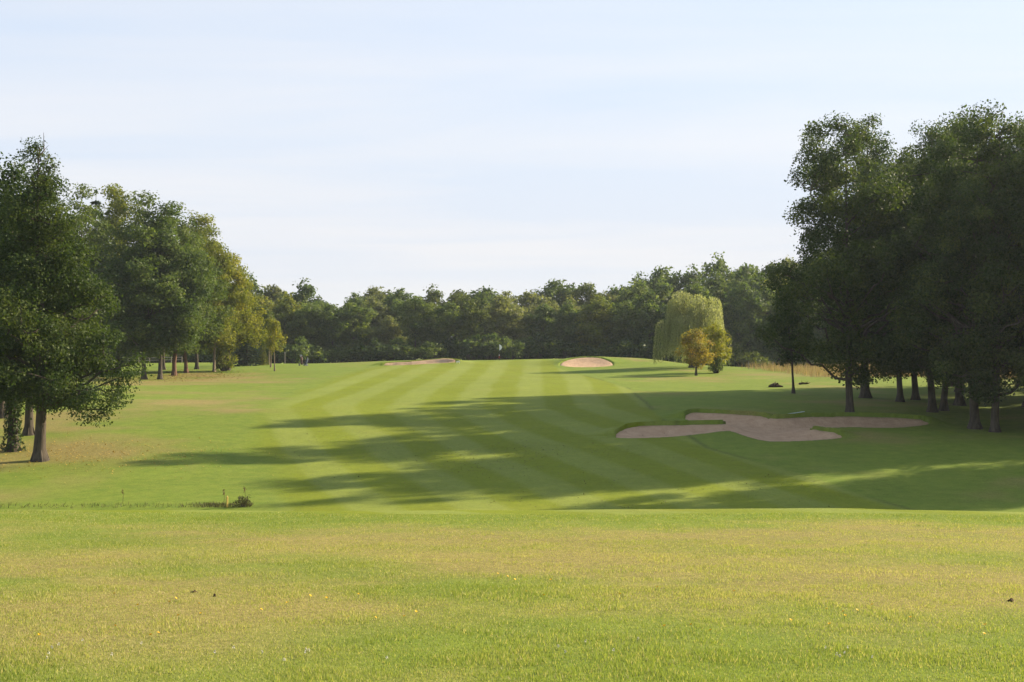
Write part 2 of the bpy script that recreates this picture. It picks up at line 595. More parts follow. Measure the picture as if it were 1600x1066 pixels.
def make_tree(seed, H, prof, trunk_r, nc, cr, per, L, nl=16, cb=None, extra=None, lean=(0, 0), bare=0, squash=.8, bias=.45, tmax=.92, leafmat='oak', barkmat='bark', strength=.28, yellow=None, sides=10):
    """returns (trunk mesh, crown mesh). prof = [(height, radius), ...] of the crown envelope"""
    rng = np.random.default_rng(seed)
    ph, pr = np.array(prof, float).T
    # trunk
    nt = 14
    th = np.concatenate([[-.25, 0, .15, .35, .7], np.linspace(1.3, H * tmax, nt)])
    wob = np.cumsum(rng.normal(size=(len(th), 2)), 0) * .011 * H / 4
    wob -= wob[1]
    wob *= np.clip(th / 3, 0, 1)[:, None]
    f = np.clip(th / H, 0, 1)
    tx = wob[:, 0] + lean[0] * f**1.2
    ty = wob[:, 1] + lean[1] * f**1.2
    TP = np.stack([tx, ty, th], 1)
    tr = trunk_r * (1 - .93 * np.clip(f / tmax, 0, 1)**.85) * (1 + .55 * np.exp(-np.maximum(th, 0) / .30))
    tubes = [(TP, tr, sides + 2)]
    at = lambda h: np.array([np.interp(h, th, tx), np.interp(h, th, ty), h])
    # root ridges
    for k in range(5):
        a = k * 1.256 + rng.random() * .7
        dv = np.array([math.cos(a), math.sin(a), 0])
        tubes.append((np.array([at(.75) + dv * trunk_r * .55, at(.3) + dv * trunk_r * 1.05, dv * trunk_r * 1.65 + np.array([0, 0, -.07])]), np.array([.22, .26, .12]) * trunk_r, 6))
    # clump centres
    C, RR = [], []
    hs = np.linspace(ph[0], ph[-1], 200)
    w = np.interp(hs, ph, pr)**1.25 + .05
    w /= w.sum()
    ph1, ph2, ph3 = rng.random(3) * 6.28
    tries = 0
    while len(C) < nc and tries < nc * 30:
        tries += 1
        h = rng.choice(hs, p=w)
        az = rng.random() * 6.2832
        e = np.interp(h, ph, pr)
        e *= 1 + strength * (.5 * math.sin(2 * az + ph1 + h * .45) + .5 * math.sin(3 * az + ph2 - h * .8) + .35 * math.sin(5 * az + ph3 + h * 1.7))
        r = cr * (.65 + .7 * rng.random())
        rad = max(0, e - r * .55) * rng.random()**bias
        c = at(min(h, H)) + np.array([math.cos(az) * rad, math.sin(az) * rad, 0])
        if C and rng.random() < .85 and np.min(np.linalg.norm(np.array(C) - c, axis=1)) < r * .55:
            continue
        C.append(c)
        RR.append(r)
    for (x, y, z, r) in (extra or []):
        C.append(np.array([x, y, z]))
        RR.append(r)
    C, RR = np.array(C), np.array(RR)
    # limbs
    cb = ph[0] if cb is None else cb
    hd = np.linalg.norm(C[:, :2] - np.stack([np.interp(C[:, 2], th, tx), np.interp(C[:, 2], th, ty)], 1), axis=1)
    order = np.argsort(-(hd + rng.random(len(C)) * 1.5))[:nl]
    LP = []
    for i in order:
        tip = C[i]
        h0 = np.clip(tip[2] - hd[i] * (.35 + .5 * rng.random()), cb * .85, H * .85)
        a = at(h0)
        mid = (a + tip) / 2 + np.array([0, 0, .10 * hd[i]]) + rng.normal(size=3) * .12 * hd[i]
        s = np.linspace(0, 1, 8)[:, None]
        P = (1 - s)**2 * a + 2 * s * (1 - s) * mid + s**2 * tip
        P[1:-1] += rng.normal(size=(6, 3)) * .03 * hd[i]
        r0 = min(np.interp(h0, th, tr) * .62, trunk_r * .42)
        tubes.append((P, np.linspace(r0, .02, 8), 6))
        LP.append(P)
    LP = np.concatenate(LP + [TP[6:]])
    for i in range(len(C)):
        if i in order:
            continue
        dd = np.linalg.norm(LP - C[i], axis=1) + np.maximum(0, LP[:, 2] - C[i, 2]) * .6
        a = LP[np.argmin(dd)]
        mid = (a + C[i]) / 2 + rng.normal(size=3) * .12
        tubes.append((np.array([a, mid, C[i]]), np.array([.05, .035, .012]) * max(.5, min(1.2, trunk_r * 3)), 5))
    for k in range(bare):
        a = at(H * (.80 + .14 * rng.random()))
        dv = unit(np.array([rng.normal() * .8, rng.normal() * .8, 1.0]))
        l = H * (.045 + .05 * rng.random())
        p1 = a + dv * l * .5 + rng.normal(size=3) * .08
        p2 = a + dv * l + rng.normal(size=3) * .15
        tubes.append((np.array([a, p1, p2]), np.array([.05, .03, .008]), 5))
        for q in range(3):
            tubes.append((np.array([p1, p1 + unit(rng.normal(size=3) + dv) * l * .35]), np.array([.018, .006]), 4))
    V, F = join_tubes(tubes)
    tm = mesh_np('trunk', V, F, M[barkmat], smooth=True)
    tint = None
    if yellow is not None:
        tint = np.clip(yellow(C) + .35 * (rng.random(len(C)) - .5), 0, 1)
    V, F, tv = crown_leaves(C, RR, rng, per, L, squash, tint)
    cm = mesh_np('crown', V, F, M[leafmat], {'tint': tv})
    return tm, cm


def place_tree(pair, name, x, y, label, rot=0.0, s=1.0, sz=None, group=None, leaf=None, bark=None, cat='tree', sink=0.0):
    e = link(name, None, loc=(x, y, gz(x, y) - sink), label=label, cat=cat, group=group)
    e.rotation_euler = (0, 0, rot)
    e.scale = (s, s, sz or s)
    e.empty_display_size = .5
    for n, me, mt in (('trunk', pair[0], bark), ('crown', pair[1], leaf)):
        o = link(n, me, e)
        if mt:
            o.material_slots[0].link = 'OBJECT'
            o.material_slots[0].material = M[mt]
    return e


# ------------------------------------------------------------------ ground sheet
def build_ground():
    ys = np.concatenate([np.linspace(-40, 3, 18)[:-1], np.arange(3, 30, .3), np.arange(30, 48, .5), np.arange(48, 67.4, .3), np.arange(67.4, 80.6, .13), np.arange(80.6, 112, .35),
                         np.arange(112, 157, .75), np.arange(157, 169, .25), np.arange(169, 200, .8), np.arange(200, 260, 4), np.geomspace(260, 1600, 16)])
    tn = np.concatenate([-np.geomspace(4, .50, 26)[:-1], np.linspace(-.5, .02, 190)[:-1], np.linspace(.02, .34, 190)[:-1], np.linspace(.34, .5, 50)[:-1], np.geomspace(.5, 4, 26)])
    Y, T = np.meshgrid(ys, tn, indexing='ij')
    X = T * (np.maximum(Y, -8) + 10)
    x, y = X.ravel(), Y.ravel()
    z = ground(x, y, holes=True)
    fair, stripe, dry, edge = fields(x, y)
    ny, nx = X.shape
    i = np.arange(ny * nx).reshape(ny, nx)
    F = np.stack([i[:-1, :-1], i[:-1, 1:], i[1:, 1:], i[1:, :-1]], -1).reshape(-1, 4)
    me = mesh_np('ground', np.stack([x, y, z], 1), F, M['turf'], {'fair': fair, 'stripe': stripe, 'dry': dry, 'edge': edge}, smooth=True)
    link('ground', me, kind='structure', label='rolling mown golf course turf with striped fairway')


build_ground()


def build_bunker(key, label):
    poly = BPOLY[key]
    # outline pushed out under the turf so that no gap opens at the lip
    nrm = np.roll(poly, -1, 0) - np.roll(poly, 1, 0)
    cw = np.sum(poly[:, 0] * np.roll(poly[:, 1], -1) - np.roll(poly[:, 0], -1) * poly[:, 1])
    nv = unit(np.stack([nrm[:, 1], -nrm[:, 0]], 1)) * (1 if cw > 0 else -1)
    cell = .22
    gx, gy = np.meshgrid(np.arange(poly[:, 0].min() - 1, poly[:, 0].max() + 1, cell), np.arange(poly[:, 1].min() - 1, poly[:, 1].max() + 1, cell))
    gx, gy = gx.ravel(), gy.ravel()
    sd, _ = poly_dist(gx, gy, poly)
    k = (sd > .12)
    o0 = poly
    o1 = poly + nv * .16
    pts = np.concatenate([o1, o0, np.stack([gx[k], gy[k]], 1)])
    n = len(poly)
    edges = [(i, (i + 1) % n) for i in range(n)]
    vs_, es_, fs_, *_r = delaunay_2d_cdt([Vector(p) for p in pts], edges, [list(range(n))], 1, 1e-5)
    P = np.array([(v.x, v.y) for v in vs_])
    sd, fy = poly_dist(P[:, 0], P[:, 1], poly)
    far = sst(-.1, .6, fy)
    b = base_ground(P[:, 0], P[:, 1])
    dep = .02 + (.24 if key != 'green_left' else .30) * sst(0, 2.2, sd)
    rise = far * LIP[key] * (.80 if key == 'green_left' else .45) * np.exp(-(np.maximum(sd, 0) / .6)**2)
    z = b - dep + rise + .05 * (fbm(P[:, 0], P[:, 1], .8, 3, 8) - .5) - np.where(sd < -.02, .10, 0)
    F = np.array([f for f in fs_ if len(f) == 3])
    a, c, d = P[F[:, 0]], P[F[:, 1]], P[F[:, 2]]
    flip = ((c - a)[:, 0] * (d - a)[:, 1] - (c - a)[:, 1] * (d - a)[:, 0]) < 0
    F[flip] = F[flip][:, ::-1]
    me = mesh_np('sand_bunker', np.stack([P, z], 1) if False else np.column_stack([P, z]), F, M['sand'], smooth=True)
    return link('sand_bunker', me, label=label, cat='bunker')


build_bunker('fairway', 'large shaded sand bunker with several lobes in front of the tall trees on the right')
build_bunker('green_right', 'oval sunlit sand bunker cut into the mound to the right of the flag')
build_bunker('green_left', 'low dark sand bunker beside the green to the left of the flag')

# ------------------------------------------------------------------ trees, left side
oak_prof = [(3.0, 2.4), (4.5, 3.7), (6.7, 3.2), (9.7, 2.45), (12.6, 1.5), (14.4, .9), (15.7, .35)]
droop = [(3.2, -.6, 2.9, 1.0), (2.6, -1.4, 2.5, .9), (3.6, .4, 3.4, 1.1), (2.3, -.6, 3.2, 1.0), (4.1, -.4, 4.0, 1.0), (3.0, -1.8, 3.2, .9), (2.2, -2.1, 2.8, .8), (3.4, -.8, 2.2, .7), (2.7, -.3, 2.0, .6),
         (-2.8, .4, 4.2, 1.1), (-3.3, -1.0, 4.6, 1.1), (1.8, -2.6, 4.0, 1.0), (4.3, .6, 4.6, .9)]
oakL = make_tree(11, 15.7, oak_prof, .29, 185, .95, 520, .125, nl=22, extra=droop, bare=7, leafmat='oak')
place_tree(oakL, 'oak_tree', -22.47, 60.9, 'tall shaggy oak with low drooping branches and bare twigs on top, at left')
oakB = make_tree(12, 14.5, [(3.2, 2.2), (5, 3.6), (8, 3.6), (11, 2.6), (13.0, 1.2), (14.2, .5)], .26, 110, 1.1, 250, .17, nl=18, leafmat='oak')
tL2 = place_tree(oakB, 'oak_tree', -24.9, 63.85, 'oak with ivy on its trunk at the left edge, beside the nearest shaggy oak')
place_tree(oakB, 'oak_tree', -26.44, 70.05, 'oak with bare dark trunk seen directly behind the nearest shaggy oak', rot=2.1, s=.95, sz=.92)
place_tree(oakB, 'oak_tree', -31.5, 79.0, 'oak at the far left edge behind the ivy-clad oak, its trunk half cut off', rot=4.0, s=1.0, sz=.98)


def ivy(parent, h, r, n, seed):
    rng = np.random.default_rng(seed)
    z = h * rng.random(n)**.8
    a = rng.random(n) * 6.283
    rr = r * (1.05 - .35 * z / h) * (1 + .8 * np.exp(-z / .4)) + .14 * rng.random(n)
    D = np.stack([np.cos(a), np.sin(a), np.zeros(n)], 1)
    P = D * rr[:, None]
    P[:, 2] = z
    N = unit(D + .5 * rng.normal(size=(n, 3)))
    V, F = leaf_quads(P, N, .13, rng, .9)
    link('ivy', mesh_np('ivy', V, F, M['ivy'], {'tint': np.repeat(rng.random(n), 4)}), parent)


ivy(tL2, 4.2, .30, 1500, 5)

lime_prof = [(3.0, 2.6), (5, 4.1), (9, 4.4), (13, 3.5), (16, 1.9), (17.5, .5)]
limeA = make_tree(21, 17.5, lime_prof, .20, 130, 1.25, 190, .24, leafmat='lime', strength=.18)
limeB = make_tree(22, 16.5, [(2.8, 2.4), (5, 3.9), (9, 4.1), (12.5, 3.2), (15, 1.7), (16.5, .5)], .18, 120, 1.25, 190, .24, leafmat='lime', strength=.18)
yelA = make_tree(23, 20, [(4, 2.4), (7, 3.8), (12, 4.2), (16, 3.0), (18.6, 1.5), (20, .5)], .22, 130, 1.2, 170, .25, leafmat='yellowgreen', strength=.22)
yelB = make_tree(24, 13.5, [(2.6, 2.2), (4.2, 3.9), (7, 4.0), (10, 3.0), (12.4, 1.5), (13.5, .4)], .18, 105, 1.1, 190, .23, leafmat='yellow', strength=.22)
place_tree(limeA, 'broadleaf_tree', -37.52, 130.5, 'dark green tree with the leftmost trunk of the row in the left grove', s=1.25, sz=1.04)
place_tree(limeB, 'broadleaf_tree', -36.0, 130.9, 'dark green tree second from left in the row of the left grove', rot=1.3, s=1.25, sz=1.06)
place_tree(limeA, 'broadleaf_tree', -36.67, 138.9, 'dark green tree with thick reddish trunk, third from left in the left grove', rot=2.4, s=1.22, sz=1.02, bark='bark_red')
place_tree(limeB, 'broadleaf_tree', -36.75, 144.4, 'dark green tree with thin reddish trunk, fourth from left in the left grove', rot=3.6, s=1.2, sz=1.02, bark='bark_red')
place_tree(limeB, 'broadleaf_tree', -34.4, 147.8, 'mid green tree with pale straight trunk beside the brownish bush in the left grove', rot=5.0, s=.92, sz=.98, leaf='yellowgreen', bark='bark_pale')
place_tree(yelB, 'maple_tree', -33.5, 151.25, 'yellowing tree with leaning trunk at the right end of the left grove', s=1.06, sz=1.06)
place_tree(yelA, 'broadleaf_tree', -47.5, 154, 'tall yellow-green treetop rising above the dark trees, highest in the left grove', rot=.8, s=1.12, sz=1.15)
place_tree(yelA, 'broadleaf_tree', -38.4, 156, 'tall yellow-green tree rising behind the right part of the left grove', rot=2.7, s=1.0, sz=.98)
place_tree(yelA, 'broadleaf_tree', -43.0, 158, 'yellow-green tree between the two tallest yellowish crowns of the left grove', rot=4.1, s=1.0, sz=.99)
place_tree(limeA, 'broadleaf_tree', -45.5, 136, 'dark green tree half hidden behind the nearest shaggy oak', rot=1.0, s=1.15, sz=1.10)
place_tree(limeB, 'broadleaf_tree', -50.5, 142, 'dark green crown hidden almost wholly behind the nearest shaggy oak', rot=2.0, s=1.1, sz=1.12)


def make_spruce(seed, H, Rb, n_whorl, per, L):
    rng = np.random.default_rng(seed)
    tubes = [(np.array([[0, 0, -.2], [0, 0, H * .5], [0, 0, H]]), np.array([.018 * H, .010 * H, .01]), 8)]
    Ps, Ns, Ax = [], [], []
    for k in range(n_whorl):
        t = k / (n_whorl - 1)
        h = H * (.08 + .90 * t)
        r = Rb * (1 - t)**.85 + .08
        nb = int(9 - 4 * t)
        for j in range(nb):
            a = rng.random() * 6.283
            rl = r * (.75 + .35 * rng.random())
            d = np.array([math.cos(a), math.sin(a), 0])
            tip = np.array([0, 0, h]) + d * rl + np.array([0, 0, -.28 * rl])
            P = np.array([[0, 0, h], [0, 0, h] + d * rl * .5 + np.array([0, 0, -.05 * rl]), tip])
            tubes.append((P, np.array([.02, .014, .005]) * H / 8, 4))
            m = int(per * rl)
            s = rng.random(m)**.7
            Q = (1 - s)[:, None] * P[0] + s[:, None] * tip + np.stack([rng.normal(size=m) * .12 * rl * (1.2 - s)] * 2 + [-.10 * rl * rng.random(m)], 1)
            Ps.append(Q)
            Ns.append(unit(rng.normal(size=(m, 3)) + np.array([0, 0, 1.2])))
            Ax.append(np.repeat(d[None], m, 0))
    V, F = join_tubes(tubes)
    P, N, A = np.concatenate(Ps), np.concatenate(Ns), np.concatenate(Ax)
    lv, lf = leaf_quads(P, N, L, rng, .35, A)
    return mesh_np('trunk', V, F, M['bark'], smooth=True), mesh_np('crown', lv, lf, M['spruce'], {'tint': np.repeat(rng.random(len(P)), 4)})


spr = make_spruce(31, 8, 2.2, 17, 42, .34)
place_tree(spr, 'spruce_tree', -45.5, 140.0, 'pointed dark conifer top showing between the shaggy oak and the yellowish crowns', s=1.6, sz=2.55)
place_tree(spr, 'spruce_tree', -35.2, 170.0, 'small dark spruce with spreading skirt behind the left grove', s=1.0, sz=.62)
place_tree(spr, 'spruce_tree', -33.6, 172.8, 'very small light green conifer left of the young slender trees', s=.45, sz=.36, leaf='yellowgreen')

young = make_tree(41, 6.0, [(2.2, .7), (3.0, 1.2), (4.2, 1.25), (5.3, .8), (6, .25)], .075, 40, .55, 260, .17, nl=8, leafmat='yellow', strength=.2, sides=8)
place_tree(young, 'young_tree', -27.76, 149.65, 'young slender tree with yellow-brown leaves and pale thin trunk beside the left grove', bark='bark_pale')
place_tree(young, 'young_tree', -30.6, 162.4, 'young thin-trunked tree just behind the yellow-brown young tree', rot=2, s=1.05, leaf='yellowgreen', bark='bark_pale')
place_tree(young, 'young_tree', -33.6, 177.0, 'farther young tree in line behind the yellow-brown young tree', rot=4, s=1.2, leaf='oak_light', bark='bark_pale')

# ------------------------------------------------------------------ trees, right side
rA = make_tree(51, 19.0, [(2.6, 2.4), (4, 4.2), (8, 4.9), (12, 4.5), (15.5, 3.7), (17.6, 2.4), (19, .8)], .24, 128, 1.15, 390, .165, nl=30, strength=.42, leafmat='oak')
rB = make_tree(52, 20.0, [(3.2, 2.6), (5, 4.8), (10, 5.4), (15, 4.6), (18, 2.9), (20, .8)], .34, 150, 1.25, 330, .175, nl=26, strength=.35, leafmat='oak')
rC = make_tree(53, 19.5, [(3.0, 2.5), (5, 4.3), (9, 4.7), (14, 4.5), (17.5, 3.2), (19.5, .9)], .28, 140, 1.15, 360, .165, nl=26, strength=.38, leafmat='oak')
rD = make_tree(54, 16.5, [(2.2, 2.4), (4, 3.6), (8, 3.9), (12, 3.2), (15, 1.9), (16.5, .6)], .22, 112, 1.1, 350, .165, nl=20, strength=.25, leafmat='oak')
place_tree(rA, 'oak_tree', 21.01, 79.6, 'tall oak at the back edge of the large bunker, leftmost of the right-hand oaks', rot=.3)
place_tree(rB, 'oak_tree', 26.44, 95.8, 'big oak with very thick flared trunk behind the oak at the bunker edge', rot=1.0, sz=1.05)
place_tree(rD, 'oak_tree', 28.32, 83.9, 'right one of the paired dark trunks in the middle of the right-hand trees', rot=.2, sz=1.06)
place_tree(rC, 'oak_tree', 27.18, 82.75, 'left one of the paired dark trunks in the middle of the right-hand trees', rot=2.2, s=.9, sz=.93)
tR4 = place_tree(rC, 'oak_tree', 26.75, 73.95, 'tall oak with sunlit grey trunk edge, left of the two closest trunks on the right', rot=.9, sz=.93)
place_tree(rA, 'oak_tree', 27.3, 72.4, 'tall oak with dark trunk, right of the two closest trunks on the right', rot=3.3, s=.95, sz=.95)
place_tree(rD, 'oak_tree', 29.85, 94.75, 'slim oak behind the paired trunks, seen between them and the thick trunk', rot=3.0, s=1.1, sz=1.1)
place_tree(rD, 'oak_tree', 27.88, 92.0, 'oak with leafy low branches hiding its trunk, right of the thick trunk', rot=4.4, s=1.0, sz=1.0)
place_tree(rB, 'oak_tree', 36.98, 105.65, 'big oak with dark thick trunk far behind, left of the two closest trunks', rot=2.0, s=1.0, sz=1.12)
place_tree(rD, 'oak_tree', 30.4, 70.5, 'light green oak reaching in from the right edge of the picture', rot=1.5, s=.85, sz=1.02, leaf='oak_light')
sap = make_tree(55, 8.2, [(2.3, 1.2), (3.6, 2.0), (5.5, 2.1), (7.2, 1.3), (8.2, .4)], .11, 60, .75, 240, .19, nl=10, lean=(-.7, 0), leafmat='oak')
place_tree(sap, 'young_oak_tree', 22.23, 101.05, 'small oak with thin curved trunk left of the tall right-hand oaks')
UND = 'oak of the right-hand wood outside the picture, shading the fairway'
back = [(38.5, 112.5, rC, 'oak at the back of the right-hand wood, left of the last crowns'), (45, 113, rB, 'oak at the very back of the right-hand wood, last crown before the dry grass'),
        (31.2, 89.2, rC, 'oak added between the paired trunks and the thick trunk far behind to shade the fairway'),  # added among the trunks to close a lit gap in the fairway shadow
        (35.5, 88, rC, 'oak in the middle of the right-hand wood, right of the paired trunks'), (36, 97, rA, 'oak behind the middle of the right-hand wood, near the light green oak')]
for i, (x, y, p, lab) in enumerate(back):
    place_tree(p, 'oak_tree', x, y, lab, rot=1.3 * i, s=1.05, sz=1.15 if y > 100 else 1.0)
for i, (x, y, p, s) in enumerate([(36, 62.8, rD, 1.0), (46, 67.8, rC, .9), (57, 73.3, rA, .95), (34.5, 68.6, sap, 1.05), (31.6, 61.8, rC, .72), (33.6, 71.3, rC, .72), (41, 64.5, rD, .95), (38, 79, rC, 1.0), (44, 90, rB, 1.0), (52, 103, rB, 1.), (47, 78, rC, 1.), (55, 92, rA, 1.), (62, 108, rB, 1.), (53, 113, rC, 1.),
                                  (42, 84.5, rA, 1.), (44, 100, rA, 1.), (62, 90, rC, 1.), (50, 85.5, rB, .9), (37, 74.2, rD, .9)]):
    place_tree(p, 'oak_tree', x, y, UND, rot=1.7 * i, s=s, sz=s if p is sap else max(s, 1.06), group='oaks shading the fairway from beyond the right edge')

# willow and the small turning trees
def make_willow(seed, H, Rw, ns, L):
    rng = np.random.default_rng(seed)
    tubes = [(np.array([[0, 0, -.2], [.05, 0, .4], [.1, .05, H * .3], [.2, 0, H * .55]]), np.array([.5, .36, .30, .2]), 10)]
    heads = []
    for k in range(12):
        a = k * 2.4 + rng.random() * .5
        rr = Rw * math.sqrt((k + .5) / 12) * .86
        hh = H * (1 - .30 * (rr / Rw)**2) * (.74 + .30 * rng.random()) - .45
        tip = np.array([math.cos(a) * rr, math.sin(a) * rr, hh])
        a0 = np.array([.15, 0, H * (.3 + .2 * rng.random())])
        tubes.append((np.array([a0, (a0 + tip) / 2 + np.array([0, 0, .6]), tip]), np.array([.12, .07, .02]), 6))
        heads.append((tip, .7 + .4 * rng.random()))
    Ps, Ax, Tn = [], [], []
    for i in range(ns):
        tip, hr = heads[rng.integers(len(heads))]
        d = unit(rng.normal(size=3))
        d[2] = abs(d[2])
        s0 = tip + d * np.array([hr, hr, hr * .6])
        rad = math.hypot(s0[0], s0[1]) / Rw
        ln = (s0[2] - .5) * min(1, (.25 + .75 * rad * rng.random()**.4 + .12))
        m = max(6, int(ln / .13))
        q = np.linspace(0, 1, m)
        sway = rng.normal(size=2) * .12
        P = np.stack([s0[0] + d[0] * .5 * np.sqrt(q) + sway[0] * q, s0[1] + d[1] * .5 * np.sqrt(q) + sway[1] * q, s0[2] - ln * q], 1) + rng.normal(size=(m, 3)) * .05
        Ps.append(P)
        Ax.append(np.repeat(np.array([[0, 0, -1.]]), m, 0))
        Tn.append(np.full(m, .2 + .6 * rng.random()))
    P, A, Tn = np.concatenate(Ps), np.concatenate(Ax), np.concatenate(Tn)
    n = len(P)
    out_ = unit(P * np.array([1, 1, 0]) + 1e-6)
    N = unit(out_ + .6 * rng.normal(size=(n, 3)) + np.array([0, 0, .2]))
    V, F = leaf_quads(P, N, .26, rng, .30, A * 2)
    tv = np.clip(Tn + .4 * (rng.random(n) - .5), 0, 1)
    tv2, tf = join_tubes(tubes)
    return mesh_np('trunk', tv2, tf, M['bark'], smooth=True), mesh_np('crown', V, F, M['willow'], {'tint': np.repeat(tv, 4)})


place_tree(make_willow(61, 9.0, 4.2, 900, .26), 'willow_tree', 21.6, 154.0, 'pale weeping willow with hanging strands standing against the dark wood')
rust = make_tree(62, 4.9, [(1.1, .9), (1.8, 1.75), (3.0, 1.95), (4.1, 1.3), (4.9, .4)], .10, 60, .62, 300, .16, nl=10, leafmat='rust', squash=.9, sides=8)
place_tree(rust, 'small_tree', 19.7, 136.9, 'small round orange-tinged tree in front of the willow', s=1.08, sz=1.0)
place_tree(rust, 'small_tree', 22.5, 142.0, 'small yellow-green tree with red-tipped side right of the orange one', rot=2.3, s=1.15, sz=1.10, leaf='yellow', bark='bark_pale')

# ------------------------------------------------------------------ far wood
wv = [make_tree(70 + i, 14.0, p, .26, nc, 1.35, 70, .42, nl=12, leafmat='wood', strength=.3, sides=6) for i, (p, nc) in enumerate([
    ([(1.5, 2.4), (4, 3.8), (8, 4.2), (11, 3.2), (13, 1.7), (14, .5)], 95),
    ([(3.5, 2.0), (6, 3.6), (9, 4.0), (12, 3.0), (14, .8)], 80),
    ([(1.0, 2.6), (3, 3.9), (7, 4.3), (10.5, 3.6), (13, 1.9), (14, .7)], 100),
    ([(5.5, 1.8), (8, 3.6), (10.5, 4.3), (12.8, 3.4), (14, 1.2)], 70),
    ([(2.0, 2.0), (5, 3.0), (9, 3.3), (12, 2.3), (14, .5)], 75)])]
rs = random.Random(5)
TOPX = [-150, 100, 395, 430, 460, 490, 510, 528, 541, 552, 570, 600, 620, 650, 680, 700, 730, 760, 790, 820, 850, 880, 905, 930, 950, 970, 990, 1020, 1050, 1080, 1110, 1140, 1170, 1200, 1220, 1500, 1750]
TOPY = [440, 440, 435, 440, 438, 450, 460, 472, 470, 454, 448, 450, 447, 448, 450, 445, 446, 445, 450, 452, 450, 442, 455, 443, 447, 440, 433, 425, 420, 418, 415, 400, 398, 400, 395, 400, 400]


def wood_tree(px, d, row, label, group, v=None, leaf=None, wid=1.0, jit=True):
    x = (px - 800) / 2000 * d
    g = gz(x, d)
    top = 7 + (533 - row) / 2000 * d
    H = max(3.0, top - g)
    v = rs.randrange(5) if v is None else v
    place_tree(wv[v], 'woodland_tree', x, d, label, rot=rs.random() * 6.28, s=wid * (H / 14)**.6 * (.92 + .2 * rs.random()), sz=H / 14.0, group=group, leaf=leaf, sink=.1)


def band(px):
    for lim, txt in ((395, 'of the far wood behind the left grove'), (541, 'of the far wood left of the notch'), (650, 'of the far wood just right of the notch'), (770, 'of the far wood above the dark bunker'),
                     (870, 'of the far wood right behind the flag'), (1000, 'of the far wood above the sunlit bunker'), (1150, 'of the tall wood behind the willow'), (1235, 'of the tall wood right of the willow')):
        if px < lim:
            return txt
    return 'of the tall wood behind the right-hand oaks'


px = -120
while px < 1720:
    r = np.interp(px, TOPX, TOPY)
    d = 238 + rs.uniform(-5, 8)
    if not 526 < px < 548:
        wood_tree(px, d, r + rs.uniform(-2, 7), 'treetop in the back row ' + band(px), 'back row ' + band(px), wid=1.15, leaf=rs.choice([None, None, 'oak_light', 'lime', 'wood_pale']))
    px += rs.uniform(34, 46)
px = -100
while px < 1720:
    r = np.interp(px, TOPX, TOPY) + 16
    d = 219 + rs.uniform(-4, 5)
    wood_tree(px, d, r + rs.uniform(-3, 14), 'broadleaf tree in the middle row ' + band(px), 'middle row ' + band(px), wid=1.05, leaf=rs.choice([None, None, 'oak_light', 'wood_pale', 'yellowgreen']))
    px += rs.uniform(40, 52)
front = [(395, 468, 0, 'oak_light', 'light green tree just right of the yellowing grove tree'), (445, 470, 2, 'oak_light', 'bushy light green tree above the parked golf trolleys'),
         (486, 478, 3, None, 'dark flat-topped tree right of the golf trolleys, at the low dip of the skyline'), (520, 480, 3, None, 'dark flat-topped tree with bare trunk below the skyline notch'),
         (553, 478, 3, None, 'dark flat-topped tree with forked bare trunks right of the skyline notch'), (609, 492, 0, 'wood_pale', 'low round sunlit tree between the dark trunks left of the far bunker'),
         (648, 468, 3, None, 'tall tree with dark bare trunks above the left end of the low dark bunker'), (700, 470, 2, None, 'dense dark tree above the right end of the low dark bunker'),
         (738, 474, 1, 'oak_light', 'mid green tree just left of the pale tree behind the flag'), (787, 458, 2, 'wood_pale', 'broad pale olive tree directly behind the flag'),
         (848, 472, 2, None, 'dark bushy tree right of the pale tree behind the flag'), (890, 474, 1, None, 'dark tree above the left end of the sunlit bunker'),
         (932, 460, 0, 'yellowgreen', 'yellow-green topped tree above the sunlit bunker'), (975, 466, 2, None, 'dark tree between the sunlit bunker and the willow'),
         (1010, 452, 2, None, 'tall dark tree immediately left of the willow'), (1160, 440, 0, None, 'tall dark tree immediately right of the willow'),
         (1205, 445, 2, None, 'tall dark tree behind the small curved-trunk oak'), (1085, 440, 2, None, 'tall dark tree rising directly behind the willow')]
for px, row, v, leaf, lab in front:
    wood_tree(px, 205 + rs.uniform(-2, 3), row, lab, None, v, leaf, 1.05)
for px in range(-60, 395, 46):
    wood_tree(px + rs.uniform(-8, 8), 206 + rs.uniform(-3, 4), 485 + rs.uniform(-8, 8), 'dark tree of the far wood seen under the crowns of the left grove', 'far wood behind the left grove', 2)
for px in range(1250, 1700, 52):
    wood_tree(px + rs.uniform(-8, 8), 208 + rs.uniform(-3, 4), 450 + rs.uniform(-12, 12), 'dark tree of the far wood behind the tall right-hand oaks', 'far wood behind the right-hand oaks', 2)


def make_shrub(seed, H, Rw, nc, cr, per, L, leaf):
    rng = np.random.default_rng(seed)
    C, RR, tubes = [], [], []
    for i in range(nc):
        a, u = rng.random() * 6.283, rng.random()**.5
        h = H * (.18 + .70 * rng.random() * (1 - .45 * u * u))
        c = np.array([math.cos(a) * u * Rw, math.sin(a) * u * Rw, h])
        C.append(c)
        RR.append(cr * (.7 + .6 * rng.random()))
        tubes.append((np.array([[c[0] * .15, c[1] * .15, -.1], c * np.array([.6, .6, .55]), c]), np.array([.04, .028, .01]) * H / 2.2, 5))
    V, F = join_tubes(tubes)
    lv, lf, tv = crown_leaves(np.array(C), np.array(RR), rng, per, L)
    return mesh_np('stems', V, F, M['bark'], smooth=True), mesh_np('foliage', lv, lf, M[leaf], {'tint': tv})


